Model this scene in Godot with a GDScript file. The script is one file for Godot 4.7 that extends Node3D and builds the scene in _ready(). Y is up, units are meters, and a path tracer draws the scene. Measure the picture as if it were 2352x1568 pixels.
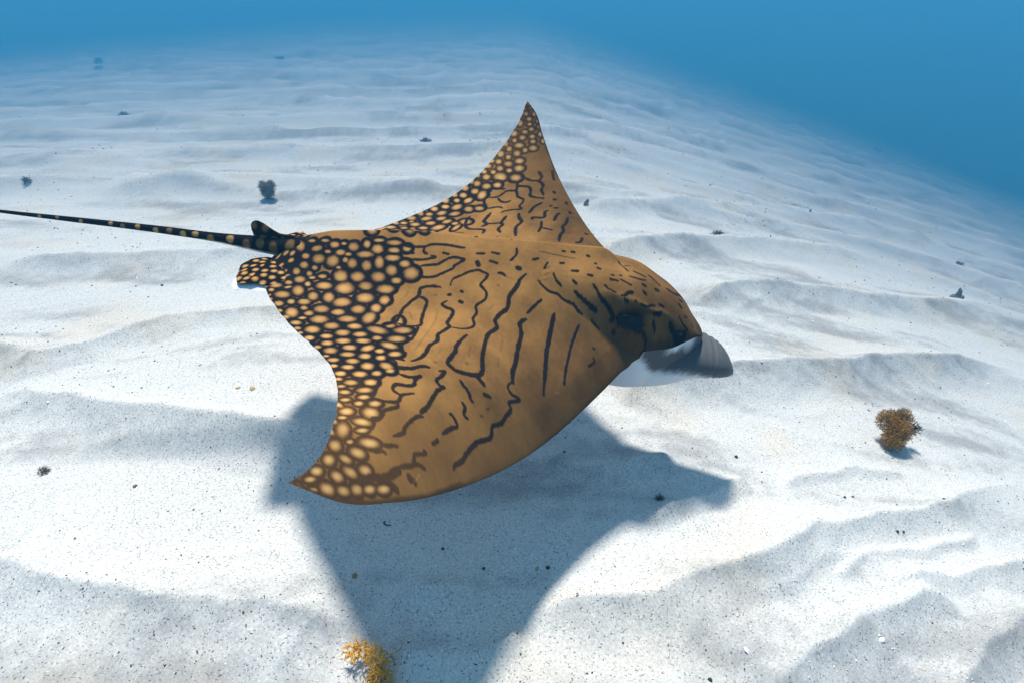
extends Node3D
# An ornate eagle ray gliding over a bank of white rippled sand in shallow blue water.

const CAM_HEIGHT := 1.405
const SUN_DIR := Vector3(0.07, -1.0, 0.40)

# pale spots in body millimetres: centre (ahead, outwards) and two half axes
const NEAR_SPOTS := [
	-509,35,19,4,8,21, -475,25,16,3,2,7, -430,32,17,3,2,7, -395,48,18,0,4,12, -367,45,10,0,2,6, -334,56,19,0,5,16,
	-449,54,19,-2,7,11, -410,69,13,2,2,7, -479,73,16,2,4,11, -433,88,24,3,5,17, -385,100,19,-8,13,20, -369,73,18,0,3,11,
	-343,79,12,0,2,7, -347,97,11,0,3,10, -323,108,17,0,5,18, -292,80,30,0,3,12, -278,115,17,0,5,19, -242,105,16,0,6,23,
	-258,63,21,0,5,17, -295,47,13,0,4,15, -261,35,21,0,2,7, -213,42,26,0,3,10, -207,67,21,0,3,11, -170,60,15,0,3,12,
	-206,91,26,0,3,12, -165,109,19,0,3,13, -200,130,20,0,5,19, -346,150,24,-1,7,24, -295,151,24,0,5,19, -234,151,24,0,5,19,
	-474,102,17,2,5,14, -491,122,15,2,6,17, -436,116,12,2,3,10, -361,121,10,0,2,6, -446,136,12,1,4,12, -401,150,16,1,3,10,
	-465,164,20,0,8,22, -431,154,13,0,3,9, -492,182,14,0,6,14, -527,163,20,1,6,14, -525,197,23,1,6,16, -381,196,27,-2,8,23,
	-432,189,11,0,6,17, -447,227,20,-1,12,32, -485,250,27,0,9,22, -528,222,11,1,5,12, -393,256,17,-1,9,27, -348,258,18,-2,9,31,
	-319,202,29,-7,10,34, -263,183,23,-1,5,18, -203,192,30,-1,4,18, -178,162,18,0,3,12, -250,239,27,-7,8,31, -304,279,27,-8,8,28,
	-408,288,21,-2,6,19, -445,289,13,-1,6,16, -476,299,17,1,6,17, -422,348,21,-1,11,31, -397,321,12,-1,5,14, -349,322,24,-3,7,22,
	-300,333,21,-3,5,19, -252,307,21,-6,6,26, -195,239,17,-5,6,27, -208,286,16,-5,6,27, -214,343,15,-25,13,27, -375,348,15,-2,5,16,
	-338,377,27,-4,7,24, -268,363,28,-5,5,19, -393,402,18,-1,5,14, -430,372,13,1,4,12, -459,337,10,2,4,10, -298,405,23,-4,5,20,
	-240,396,22,-4,4,17, -341,432,23,-4,6,22, -380,430,12,0,3,10, -262,434,21,-5,4,18, -218,432,20,-5,3,15, -180,399,31,2,2,21,
	-152,367,15,-5,3,13, -118,379,27,-9,3,19, -366,452,9,0,2,8, -336,475,16,-2,4,14, -297,459,18,-4,4,14, -173,438,14,-5,2,13,
	-252,472,21,-5,3,15, -204,460,21,-5,3,13, -126,425,26,-9,3,18, -135,337,12,-4,5,27, -287,492,17,-4,3,14, -305,515,11,-2,3,10,
	-271,525,19,-5,4,17, -230,499,20,-5,3,15, -187,490,18,-12,4,16, -157,494,14,-4,2,12, -139,462,26,1,1,17, -228,531,20,-6,3,13,
	-187,527,17,-5,3,15, -149,522,15,-5,2,13, -275,552,9,-2,2,7, -255,566,16,-5,3,12, -211,557,18,-6,3,14, -174,567,18,-6,3,18,
	-248,592,11,-3,2,10, -216,587,17,-6,2,13, -132,551,19,1,0,17, -121,566,12,-6,2,11, -227,621,15,-6,2,13, -185,607,18,-7,3,15,
	-149,589,13,-6,2,12, -226,646,10,-4,2,8, -198,650,17,-7,2,13, -157,629,17,-9,2,14, -165,664,19,-12,2,11, -215,674,11,-5,1,8,
	-204,694,14,-7,2,10, -163,688,14,-10,1,9, -198,721,12,-8,1,8, -170,715,11,-8,1,9, -138,692,15,-11,1,11, -119,495,19,-8,2,14,
	-189,756,16,-13,2,13, -143,724,20,-11,0,19, -194,780,11,-9,1,6, -156,761,21,-12,0,12, -188,811,14,-13,4,21, -153,781,14,-13,1,7,
	-195,858,13,-5,-2,17, -171,826,8,-8,1,6, -136,796,23,-16,-1,14, -154,835,18,-9,-2,14, -200,896,12,-7,-1,15, -173,867,14,-5,-3,11,
	-215,936,12,-13,2,9, -181,910,13,-5,-3,13, -161,881,15,-4,-5,13, -136,852,14,-7,-3,13, -193,945,15,-9,-2,13, -167,920,13,-8,-3,12,
	-146,896,12,-7,-3,13, -124,873,13,-13,1,8, -99,848,15,-15,1,8, -222,960,11,-13,1,6, -214,970,9,-10,1,4, -140,138,26,-1,5,23]
const FAR_SPOTS := [
	-546,-3,9,-10,-10,-18, -264,-579,22,9,13,22, -219,-564,21,5,12,21, -281,-548,23,8,15,27, -228,-534,17,4,10,18, -178,-524,16,-9,14,20,
	-138,-549,7,-22,24,25, -293,-492,21,5,14,25, -253,-498,22,5,11,20, -202,-485,20,-8,16,24, -146,-463,21,1,11,22, -345,-480,31,20,20,35,
	-290,-451,20,4,10,19, -242,-450,21,-4,13,22, -185,-436,24,-5,10,18, -351,-435,26,7,14,25, -282,-415,24,-3,13,22, -221,-405,21,-3,10,19,
	-188,-381,18,-9,9,16, -402,-411,31,20,16,28, -357,-392,20,5,10,18, -301,-367,25,4,12,23, -244,-370,22,-2,11,20, -388,-358,30,8,13,24,
	-327,-338,19,3,8,15, -252,-329,21,-1,8,16, -200,-335,24,-15,12,22, -294,-2,19,0,-7,-20, -279,-27,19,0,-7,-19, -231,-21,19,1,-7,-23,
	-182,-16,22,3,-9,-31, -139,-17,20,6,-6,-24, -349,-52,26,-2,-7,-17, -287,-70,24,-2,-5,-15, -232,-62,22,-1,-5,-14, -205,-85,45,-2,-4,-13,
	-407,-64,14,-2,-4,-9, -106,-465,22,1,8,17, -212,-942,14,2,10,13, -175,-938,11,0,10,14, -180,-916,14,1,9,12, -206,-902,17,3,14,20,
	-161,-892,13,1,7,10, -137,-868,14,1,8,12, -116,-880,9,-1,9,13, -141,-906,7,0,9,12, -198,-857,8,-9,20,16, -156,-858,17,2,8,12,
	-111,-834,15,0,9,13, -86,-845,11,-1,10,15, -148,-832,18,2,10,15, -173,-823,13,2,9,13, -205,-816,5,-9,24,20, -137,-796,25,3,10,16,
	-170,-786,16,3,10,16, -92,-810,15,0,8,13, -55,-814,9,-2,10,15, -71,-778,21,0,11,17, -193,-768,20,4,13,21, -121,-758,19,2,12,19,
	-146,-744,15,2,9,15, -97,-770,14,1,9,15, -175,-728,17,3,10,16, -125,-709,22,3,10,17, -88,-719,24,2,10,17, -211,-740,17,4,10,15,
	-210,-715,22,6,10,15, -147,-691,18,3,10,17, -101,-674,16,2,8,14, -66,-681,25,2,11,20, -208,-687,16,4,9,15, -165,-676,15,3,8,14,
	-224,-673,13,4,9,15, -179,-654,21,4,12,20, -233,-644,17,5,11,18, -199,-625,19,4,11,20, -148,-600,23,4,11,21, -105,-599,21,3,10,19,
	-240,-612,22,7,14,24, -182,-579,21,4,11,21, -119,-644,33,5,16,28, -52,-632,28,2,12,23, -509,-35,19,-4,8,-21, -475,-25,16,-3,2,-7,
	-430,-32,17,-3,2,-7, -449,-54,19,2,7,-11, -479,-73,16,-2,4,-11, -433,-88,24,-3,5,-17, -385,-100,19,8,13,-20, -347,-97,11,0,3,-10,
	-323,-108,17,0,5,-18, -278,-115,17,0,5,-19, -242,-105,16,0,6,-23, -170,-60,15,0,3,-12, -165,-109,19,0,3,-13, -200,-130,20,0,5,-19,
	-346,-150,24,1,7,-24, -295,-151,24,0,5,-19, -234,-151,24,0,5,-19, -474,-102,17,-2,5,-14, -491,-122,15,-2,6,-17, -436,-116,12,-2,3,-10,
	-361,-121,10,0,2,-6, -446,-136,12,-1,4,-12, -401,-150,16,-1,3,-10, -465,-164,20,0,8,-22, -431,-154,13,0,3,-9, -492,-182,14,0,6,-14,
	-527,-163,20,-1,6,-14, -525,-197,23,-1,6,-16, -381,-196,27,2,8,-23, -432,-189,11,0,6,-17, -447,-227,20,1,12,-32, -485,-250,27,0,9,-22,
	-528,-222,11,-1,5,-12, -393,-256,17,1,9,-27, -348,-258,18,2,9,-31, -319,-202,29,7,10,-34, -263,-183,23,1,5,-18, -203,-192,30,1,4,-18,
	-178,-162,18,0,3,-12, -250,-239,27,7,8,-31, -304,-279,27,8,8,-28, -408,-288,21,2,6,-19, -445,-289,13,1,6,-16, -476,-299,17,-1,6,-17,
	-422,-348,21,1,11,-31, -397,-321,12,1,5,-14, -195,-239,17,5,6,-27, -208,-286,16,5,6,-27, -430,-372,13,-1,4,-12, -459,-337,10,-2,4,-10,
	-152,-367,15,5,3,-13, -118,-379,27,9,3,-19, -135,-337,12,4,5,-27, -140,-138,26,1,5,-23]
# dark strokes: width in tenths of a millimetre, strength in tenths, then points in body millimetres
const STROKES_A := [
	[75,10,-184,40,-172,52,-124,52,-96,42,-59,40,-22,43,0,44], [70,10,-117,52,-118,67,-106,75], [73,10,-247,77,-185,78,-168,75], [68,10,-150,75,-147,74],
	[73,10,-175,94,-120,94,-92,87,-80,83,-94,79], [71,10,-60,67,-44,70], [74,10,-119,116,-111,112,-70,105,-59,97,-38,82,-21,78,4,83,-4,92,-19,105,-23,114,-48,131,-71,144,-100,148,-114,141,-114,126], [68,10,-21,167,-16,147,1,136,22,122,48,112,65,116,80,123,75,137,64,155,73,166,84,179,82,199,60,222,64,244,56,267,62,285,55,303,30,318,1,322],
	[87,10,-193,302,-184,271,-176,240,-180,209,-170,191,-163,173,-154,162], [87,10,-48,176,-74,175,-103,184,-104,208,-122,232,-136,269,-139,308,-144,343,-173,375], [82,10,-103,211,-87,217,-77,231,-79,265,-79,307,-78,339,-109,354,-139,347], [88,10,-23,219,-34,231,-21,242,-5,247,0,258,-4,280,-10,307,-3,324,-26,366,-26,394,-43,424,-48,456,-60,484,-77,505],
	[76,10,-82,345,-83,372,-91,415,-110,447,-108,471,-94,478], [74,10,-148,388,-130,403,-107,396], [102,10,46,337,37,356,24,390,23,410,13,442,7,462,18,471,34,474,79,457,94,436,92,393,96,345,102,309,120,281,123,270,117,255,129,230,147,208,149,176,162,153,171,133,173,124,189,104], [92,10,79,457,98,467],
	[113,10,44,87,49,95], [117,10,163,90,169,92], [64,10,39,59,60,57], [67,10,81,79,102,84],
	[65,10,83,51,102,54], [66,10,152,30,154,50,139,72], [67,10,109,114,121,114,131,120], [65,10,204,59,218,54],
	[63,10,247,62,240,78], [66,10,284,60,294,59], [66,10,319,80,337,79], [64,10,366,89,378,90],
	[49,10,324,104,335,111], [31,5,131,120,152,126], [55,10,225,114,239,125,261,135,285,135,303,142,331,144,347,152,361,155], [52,10,267,92,277,108,294,118],
	[52,10,331,124,353,134,380,143,401,149], [52,10,382,111,393,121,406,134,426,142,442,149,453,154], [67,10,241,161,229,173,203,207], [104,10,201,223,190,232,185,244,191,268,184,317,180,359,173,390,175,418],
	[104,10,280,182,275,208,270,241,264,285,262,327,260,368], [59,10,354,180,345,200,333,239,325,280,319,310,317,337], [37,10,389,158,413,166], [31,10,452,163,460,163],
	[49,10,399,215,402,216], [41,10,399,238,403,246,385,265], [31,10,441,155,453,154], [33,10,417,111,426,119,449,125],
	[46,10,432,97,452,94], [56,10,384,46,388,48], [60,10,392,62,400,65], [54,10,360,26,367,27],
	[53,10,314,21,322,21], [52,10,287,22,293,22], [48,10,433,81,439,81], [25,8,219,31,262,35,300,38,326,39],
	[82,10,12,182,16,184], [93,10,-20,198,-17,198], [90,10,13,215,19,218], [79,4,-58,202,-56,202],
	[78,4,113,151,116,151], [79,4,-24,479,-21,477], [83,4,53,436,55,437], [58,3,-44,257,-42,307,-50,350],
	[61,3,-50,350,-65,415,-77,462], [56,3,-115,285,-104,315], [65,3,142,312,138,348], [61,3,134,373,134,399],
	[64,3,-137,199,-141,214], [57,3,107,209,95,227], [60,3,-13,422,-16,439], [68,3,58,377,57,410],
	[77,10,-128,523,-114,514,-95,511], [81,10,-114,539,-105,549,-75,534,-62,519,-44,506,-34,504], [80,10,-9,501,3,494,-3,512,-14,534,-3,544,4,542,-9,560,-19,590,-28,619,-40,641,-40,646], [62,10,-35,649,-48,659,-62,683,-71,704,-74,719,-92,741],
	[85,10,78,457,89,464,102,472], [79,10,41,496,49,504,62,512,70,527,76,530], [63,10,50,549,57,556,56,574,66,575], [66,10,23,597,31,597,41,610,25,629,10,652],
	[60,10,0,673,-10,688], [70,9,-26,717,-23,717], [79,9,103,492,117,489], [49,5,-45,738,-24,717],
	[54,5,110,522,116,516], [53,5,95,547,101,544], [65,10,176,409,162,433,171,445,193,445,166,469,172,480,157,507,149,524,126,547,125,561,120,574,93,601,81,618,63,649,57,663,41,683,39,692], [59,10,260,365,258,395],
	[59,10,317,333,316,338], [76,10,-138,520,-115,525,-108,541,-88,537,-69,526,-51,509,-34,503]]
const STROKES_B := [
	[72,10,-113,543,-105,557,-109,571,-126,582,-136,596,-140,616,-141,634,-144,663,-145,679,-130,676,-102,661,-91,650,-88,632,-82,624,-61,606], [81,10,-104,566,-88,567,-67,560,-52,545,-62,564,-63,581,-74,592,-101,604,-108,621,-102,629,-90,630], [75,10,-92,656,-92,667,-112,690,-119,700,-119,711,-126,724,-136,735,-133,745,-135,761], [73,10,-109,437,-108,456,-102,475,-95,477],
	[71,10,-139,407,-117,400], [80,10,-149,385,-139,407,-153,415], [72,8,-111,777,-102,771,-81,753], [73,8,-126,805,-111,790,-103,788],
	[70,8,-71,784,-53,766,-38,751,-22,744], [70,8,-49,741,-27,722,-24,715], [70,8,-46,741,-47,755], [108,8,-140,878,-122,852,-102,833,-84,808,-72,788],
	[108,8,-102,833,-86,828,-73,826], [108,8,-53,786,-42,783], [110,10,53,-436,66,-409,83,-386,76,-351,93,-295], [110,10,133,-1,132,-121,135,-166],
	[88,10,150,-399,160,-367,162,-332], [88,10,208,-3,213,-73,191,-139], [106,10,233,-435,238,-401,233,-380,244,-353,241,-327,247,-286], [106,10,282,-97,283,-96],
	[101,10,318,-325,319,-298,305,-290], [81,10,336,-9,342,-107], [103,10,15,-419,14,-400,13,-375,23,-362,18,-335,35,-310], [115,10,-50,-437,-52,-404,-52,-383,-35,-363,-46,-348],
	[102,10,-119,-415,-119,-389,-107,-352,-86,-330,-52,-328,-29,-324,-25,-299], [102,10,27,-2,8,-39], [109,10,110,-504,93,-480,90,-457,89,-441], [103,10,149,-464,142,-454,150,-432,148,-420,112,-418,115,-407],
	[110,10,194,-453,190,-439,192,-411], [76,10,160,-362,203,-352], [80,10,19,-374,-7,-370,-37,-366], [77,10,37,-517,40,-498,37,-480,51,-463,24,-457,-5,-447,-12,-437],
	[83,10,-63,-522,-44,-505,-23,-499,-8,-509], [83,10,-5,-552,8,-531,37,-517], [85,10,-116,-558,-104,-534,-111,-512,-89,-480,-76,-465,-39,-472,-19,-465], [85,10,-99,-529,-68,-531,-54,-556,-48,-562,-16,-562,-3,-547],
	[83,10,-23,-592,-16,-568], [96,10,-63,-573,-116,-579,-113,-562], [101,8,-79,-620,-89,-649,-78,-661,-48,-654,-21,-632,-29,-609,-21,-589,21,-585,39,-566,49,-541,65,-532,98,-528], [97,8,-21,-632,16,-617,43,-616,71,-596,77,-572,98,-545],
	[96,8,18,-664,44,-638,45,-618], [92,8,66,-673,95,-631], [113,8,-152,-635,-109,-622,-83,-616], [94,8,101,-529,105,-527],
	[93,8,144,-527,150,-526], [92,8,146,-491,151,-490], [93,8,167,-482,175,-482], [95,8,225,-472,232,-465],
	[92,8,192,-523,198,-516], [92,8,125,-567,133,-560], [108,8,322,-360,327,-360], [46,8,-136,-304,-94,-301],
	[46,8,-36,-16,-35,-15], [45,8,59,-19,60,-18], [45,8,33,-282,34,-281], [46,8,-16,-80,30,-74,27,-114],
	[24,8,15,-144,65,-168,117,-164], [48,10,415,111,430,120,449,125], [71,10,465,129,476,126,485,118,498,116], [71,10,529,104,535,106],
	[84,10,567,72,576,68], [83,10,527,85,534,84], [47,10,522,138,542,132,555,121,568,114], [47,10,505,135,508,136],
	[47,10,473,136,485,139], [47,10,562,133,583,122,591,114], [47,10,650,84,659,91,683,93], [88,10,650,53,656,55],
	[47,10,582,102,597,98], [47,10,567,139,575,141], [80,10,619,118,635,116,647,116,671,104,675,100], [39,9,694,69,701,71],
	[29,9,516,161,556,156], [55,9,485,71,518,70,538,60], [44,9,460,89,491,99], [45,9,429,93,453,95],
	[45,9,433,81,438,82], [46,9,458,76,463,76], [66,9,500,42,535,46], [53,9,455,11,482,49],
	[51,9,475,20,488,14], [77,9,550,24,582,40], [80,9,606,34,638,23,677,-29], [79,9,652,32,664,22],
	[80,9,694,-18,700,-30], [43,9,669,71,678,68]]

var noise_a := FastNoiseLite.new()
var noise_b := FastNoiseLite.new()
var noise_c := FastNoiseLite.new()
var rng := RandomNumberGenerator.new()
var used := {}


func _ready() -> void:
	# ---------- camera ----------
	var cam := Camera3D.new()
	cam.name = "camera"
	cam.position = Vector3(0, CAM_HEIGHT, 0)
	cam.rotation_degrees = Vector3(-31.2, 0, 0)
	cam.fov = 60.0
	cam.near = 0.05
	cam.far = 400.0
	add_child(cam)
	cam.current = true
	# ---------- water light: sky ----------
	var sm := ProceduralSkyMaterial.new()
	sm.sky_top_color = Color(0.62, 0.84, 1.0)
	sm.sky_horizon_color = Color(0.02, 0.56, 0.78)
	sm.sky_curve = 0.25
	sm.ground_bottom_color = Color(0.01, 0.48, 0.70)
	sm.ground_horizon_color = Color(0.02, 0.56, 0.78)
	sm.sun_angle_max = 1.0
	sm.sky_energy_multiplier = 1.0
	sm.ground_energy_multiplier = 1.0
	var env := Environment.new()
	env.background_mode = Environment.BG_SKY
	env.sky = Sky.new()
	env.sky.sky_material = sm
	env.background_energy_multiplier = 0.52
	env.tonemap_mode = Environment.TONE_MAPPER_LINEAR
	env.tonemap_exposure = 1.29
	env.sdfgi_enabled = true
	env.ssao_enabled = true
	env.ssil_enabled = true
	env.fog_enabled = true
	env.fog_density = 0.022
	env.fog_light_color = WATER
	env.volumetric_fog_enabled = true
	env.volumetric_fog_density = 0.0
	var we := WorldEnvironment.new()
	we.name = "water_light"
	we.environment = env
	add_child(we)
	# ---------- sun ----------
	var sun := DirectionalLight3D.new()
	sun.name = "sun"
	sun.light_energy = 1.6
	sun.light_color = Color(1.0, 0.975, 0.925)
	sun.light_angular_distance = 6.0
	sun.shadow_enabled = true
	add_child(sun)
	sun.look_at_from_position(Vector3.ZERO, SUN_DIR, Vector3(1, 0, 0))

	rng.seed = 7
	noise_a.seed = 3
	noise_a.frequency = 1.0
	noise_a.fractal_octaves = 3
	noise_b.seed = 11
	noise_b.frequency = 1.0
	noise_b.fractal_octaves = 4
	noise_c.seed = 29
	noise_c.frequency = 1.0
	noise_c.fractal_octaves = 2

	build_seabed()
	build_haze()
	build_ray()
	build_weeds()
	build_debris()


# ------------------------------------------------------------------ helpers
func numbered(called: String) -> String:
	var n: int = used.get(called, 0)
	used[called] = n + 1
	return called if n == 0 else "%s_%03d" % [called, n]


func tag(o: Node, label: String, category: String, group := "") -> void:
	o.set_meta("label", label)
	o.set_meta("category", category)
	if group != "":
		o.set_meta("group", group)


func put(called: String, mesh: Mesh, parent: Node, mat: Material = null) -> MeshInstance3D:
	var o := MeshInstance3D.new()
	o.name = numbered(called) if parent == self else called
	o.mesh = mesh
	if mat:
		o.material_override = mat
	parent.add_child(o, true)
	return o


func lin(c: Color) -> Color:
	return c.linear_to_srgb()


func matte(c: Color, rough := 0.9, vertex := false) -> StandardMaterial3D:
	var m := StandardMaterial3D.new()
	m.albedo_color = lin(c)
	m.roughness = rough
	m.metallic_specular = 0.3
	m.vertex_color_use_as_albedo = vertex
	return m


# smooth curve through points with slopes taken from the neighbours
func curve(xs: Array, ys: Array, x: float) -> float:
	var n := xs.size()
	if x <= xs[0]:
		return ys[0]
	if x >= xs[n - 1]:
		return ys[n - 1]
	var i := 0
	while i < n - 2 and x > xs[i + 1]:
		i += 1
	var h: float = xs[i + 1] - xs[i]
	var t: float = (x - xs[i]) / h
	var m0: float = slope(xs, ys, i)
	var m1: float = slope(xs, ys, i + 1)
	return (2 * t * t * t - 3 * t * t + 1) * ys[i] + (t * t * t - 2 * t * t + t) * h * m0 + (3 * t * t - 2 * t * t * t) * ys[i + 1] + (t * t * t - t * t) * h * m1


func slope(xs: Array, ys: Array, i: int) -> float:
	var n := xs.size()
	if i == 0:
		return (ys[1] - ys[0]) / (xs[1] - xs[0])
	if i == n - 1:
		return (ys[n - 1] - ys[n - 2]) / (xs[n - 1] - xs[n - 2])
	var h0: float = xs[i] - xs[i - 1]
	var h1: float = xs[i + 1] - xs[i]
	return (h0 * h0 * ys[i + 1] - h1 * h1 * ys[i - 1] + (h1 * h1 - h0 * h0) * ys[i]) / (h0 * h1 * (h0 + h1))


func smooth(a: float, b: float, x: float) -> float:
	var t := clampf((x - a) / (b - a), 0.0, 1.0)
	return t * t * (3.0 - 2.0 * t)


# a grid of points (rows of equal length) as a smooth sheet
func sheet(rows: int, cols: int, pts: PackedVector3Array, uvs: PackedVector2Array, cols_: PackedColorArray, flip: bool, into: ArrayMesh, mat: Material) -> void:
	var nrm := PackedVector3Array()
	nrm.resize(pts.size())
	for i in rows:
		for j in cols:
			var a := pts[mini(i + 1, rows - 1) * cols + j] - pts[maxi(i - 1, 0) * cols + j]
			var b := pts[i * cols + mini(j + 1, cols - 1)] - pts[i * cols + maxi(j - 1, 0)]
			var n := b.cross(a) if flip else a.cross(b)
			nrm[i * cols + j] = n.normalized() if n.length_squared() > 1e-20 else Vector3.UP
	var idx := PackedInt32Array()
	for i in rows - 1:
		for j in cols - 1:
			var q := i * cols + j
			if flip:
				idx.append_array([q, q + cols, q + 1, q + 1, q + cols, q + cols + 1])
			else:
				idx.append_array([q, q + 1, q + cols, q + 1, q + cols + 1, q + cols])
	var arr := []
	arr.resize(Mesh.ARRAY_MAX)
	arr[Mesh.ARRAY_VERTEX] = pts
	arr[Mesh.ARRAY_NORMAL] = nrm
	if uvs.size():
		arr[Mesh.ARRAY_TEX_UV] = uvs
	if cols_.size():
		arr[Mesh.ARRAY_COLOR] = cols_
	arr[Mesh.ARRAY_INDEX] = idx
	into.add_surface_from_arrays(Mesh.PRIMITIVE_TRIANGLES, arr)
	into.surface_set_material(into.get_surface_count() - 1, mat)


# ------------------------------------------------------------------ the sand bank
# crests of the nearer sand ripples: [height, reach, points x,z ...] in metres
const CRESTS := [
	[0.084, 0.30, -2.13, -1.87, -2.01, -1.86, -1.83, -1.84, -1.63, -1.80, -1.43, -1.73, -1.23, -1.66, -1.05, -1.61, -0.85, -1.57, -0.66, -1.55, -0.42, -1.57, -0.12, -1.59, 0.20, -1.65],
	[0.084, 0.30, -2.20, -2.11, -2.03, -2.14, -1.87, -2.18, -1.75, -2.31, -1.58, -2.37, -1.28, -2.39, -0.99, -2.39, -0.76, -2.36],
	[0.096, 0.36, -3.10, -3.18, -2.61, -3.18, -2.23, -3.18, -1.85, -3.20, -1.58, -3.22, -1.21, -3.19],
	[0.143, 0.45, -3.32, -4.53, -3.00, -4.57, -2.54, -4.69, -2.04, -4.76, -1.49, -4.71, -1.13, -4.65, -0.74, -4.62, -0.43, -4.50],
	[0.106, 0.45, -4.81, -5.39, -4.32, -5.49, -3.66, -5.40, -3.00, -5.26],
	[0.115, 0.36, 0.55, -3.41, 0.68, -3.53, 0.95, -3.71, 1.30, -3.91, 1.92, -4.25, 2.64, -4.62, 3.34, -4.79],
	[0.115, 0.40, 0.50, -4.31, 0.82, -4.40, 1.33, -4.68, 2.07, -5.19, 2.91, -5.63],
	[0.110, 0.34, 1.01, -2.96, 1.18, -3.09, 1.38, -3.21, 1.71, -3.33, 2.25, -3.50, 2.86, -3.70, 4.34, -4.37],
	[0.115, 0.32, 0.42, -1.88, 0.50, -1.94, 0.69, -2.04, 1.03, -2.18, 1.42, -2.35, 1.89, -2.59, 2.24, -2.73, 2.59, -2.85, 3.23, -3.06],
	[0.042, 0.15, 0.92, -1.49, 1.06, -1.56, 1.26, -1.63, 1.43, -1.67, 1.52, -1.67],
	[0.081, 0.26, 0.00, -0.92, 0.14, -0.96, 0.26, -0.98, 0.38, -0.99, 0.51, -1.03, 0.73, -1.13, 1.01, -1.28, 1.33, -1.43, 1.69, -1.60, 2.23, -1.89],
	[0.050, 0.18, 0.40, -1.23, 0.53, -1.31, 0.74, -1.44, 0.82, -1.48],
	[0.092, 0.30, -1.50, -1.07, -1.42, -1.06, -1.21, -1.02, -1.01, -0.98, -0.88, -0.95, -0.74, -0.93, -0.60, -0.94, -0.51, -0.92, -0.41, -0.86],
	[0.065, 0.22, 0.62, -0.75, 0.69, -0.81, 0.81, -0.91, 0.94, -0.99, 1.18, -1.08, 1.34, -1.10],
	[0.069, 0.22, 1.04, -0.79, 1.13, -0.86, 1.33, -0.99, 1.65, -1.15],
	[0.038, 0.14, -0.33, -0.96, -0.25, -1.00, -0.14, -1.01, -0.07, -1.01],
	[0.035, 0.13, 0.53, -1.31, 0.67, -1.13, 0.80, -1.17, 1.02, -1.30],
	[0.054, 0.18, 1.04, -1.07, 1.24, -1.16, 1.41, -1.21, 1.83, -1.37],
	[0.065, 0.20, -2.41, -2.29, -2.27, -2.26, -2.10, -2.17, -2.02, -2.15],
	[0.046, 0.15, 0.88, -1.06, 1.12, -1.22, 1.30, -1.27, 1.69, -1.47],
	[0.042, 0.14, -0.29, -0.81, -0.19, -0.82, -0.06, -0.86, 0.03, -0.90],
	[0.031, 0.14, -0.91, -1.09, -0.71, -1.12, -0.59, -1.11, -0.45, -1.06],
	[0.046, 0.17, 0.11, -1.50, 0.23, -1.49, 0.41, -1.53, 0.59, -1.57],
]


func bank(x: float, z: float) -> float:
	# the bank as a whole: it falls away to the right, and a little to the left
	if x > 0.0:
		return -0.262 * (sqrt(x * x + 0.64) - 0.8) - 0.0021 * x * x
	return -0.0025 * x * x if x > -14.0 else -0.49 - 0.07 * (-x - 14.0)


# one ripple profile: s is the distance beyond the crest, w its reach
func ripple(s: float, w: float) -> float:
	if s >= 0.0:
		return 0.40 * exp(-s / (w * 0.16)) + 0.60 * exp(-s / (w * 0.75))
	var t := clampf(-s / (w * 0.75), 0.0, 1.0)
	return 1.0 - t * (2.0 - t) if t < 1.0 else 0.0


func train(x: float, z: float, wave: float, bend: float) -> float:
	# an endless train of ripples: sharp crest, steep side to the camera
	var p := z + 0.40 * noise_c.get_noise_2d(x * 0.22 * bend, z * 0.40) + 0.05 * noise_c.get_noise_2d(x * 1.2, z * 1.2 + 40.0) + 0.02 * x
	var f := p / wave
	f -= floorf(f)
	# f grows towards the camera: crest at 0, lee just after it
	var lee := 0.34
	var v: float = 1.0 - (f / lee) * (2.0 - f / lee) if f < lee else 0.55 * pow((f - lee) / (1.0 - lee), 1.8) + 0.45 * pow((f - lee) / (1.0 - lee), 9.0)
	return v * (0.62 + 0.6 * absf(noise_c.get_noise_2d(x * 0.22 + 9.0, z * 0.9)))


func crest_height(x: float, z: float) -> float:
	var h := 0.0
	for c in CRESTS:
		var reach: float = c[1] * 2.4
		var best := 1e9
		var sign_ := 1.0
		var along := 0.0
		var total: int = (c.size() - 2) / 2
		if x < c[2] - reach or x > c[c.size() - 2] + reach:
			continue
		for k in total - 1:
			var ax: float = c[2 + k * 2]
			var az: float = c[3 + k * 2]
			var dx: float = c[4 + k * 2] - ax
			var dz: float = c[5 + k * 2] - az
			var ll := dx * dx + dz * dz
			var t := clampf(((x - ax) * dx + (z - az) * dz) / ll, 0.0, 1.0)
			var ex := x - ax - dx * t
			var ez := z - az - dz * t
			var dd := ex * ex + ez * ez
			if dd < best:
				best = dd
				sign_ = 1.0 if dx * (z - az) - dz * (x - ax) < 0.0 else -1.0
				along = (k + t) / (total - 1)
		var s := sqrt(best)
		if s > reach:
			continue
		var fade := smooth(0.0, 0.16, along) * smooth(0.0, 0.16, 1.0 - along)
		var v: float = c[0] * fade * ripple(s * sign_, c[1]) * smooth(reach, reach * 0.5, s)
		h = maxf(h, v) + minf(h, v) * 0.35
	return h


func warp(x: float, z: float) -> Vector2:
	return Vector2(x + 0.05 * noise_a.get_noise_2d(x * 1.1 + 5.0, z * 1.1), z + 0.035 * noise_a.get_noise_2d(x * 1.7, z * 1.7 + 8.0) + 0.012 * noise_a.get_noise_2d(x * 6.0, z * 6.0))


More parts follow.
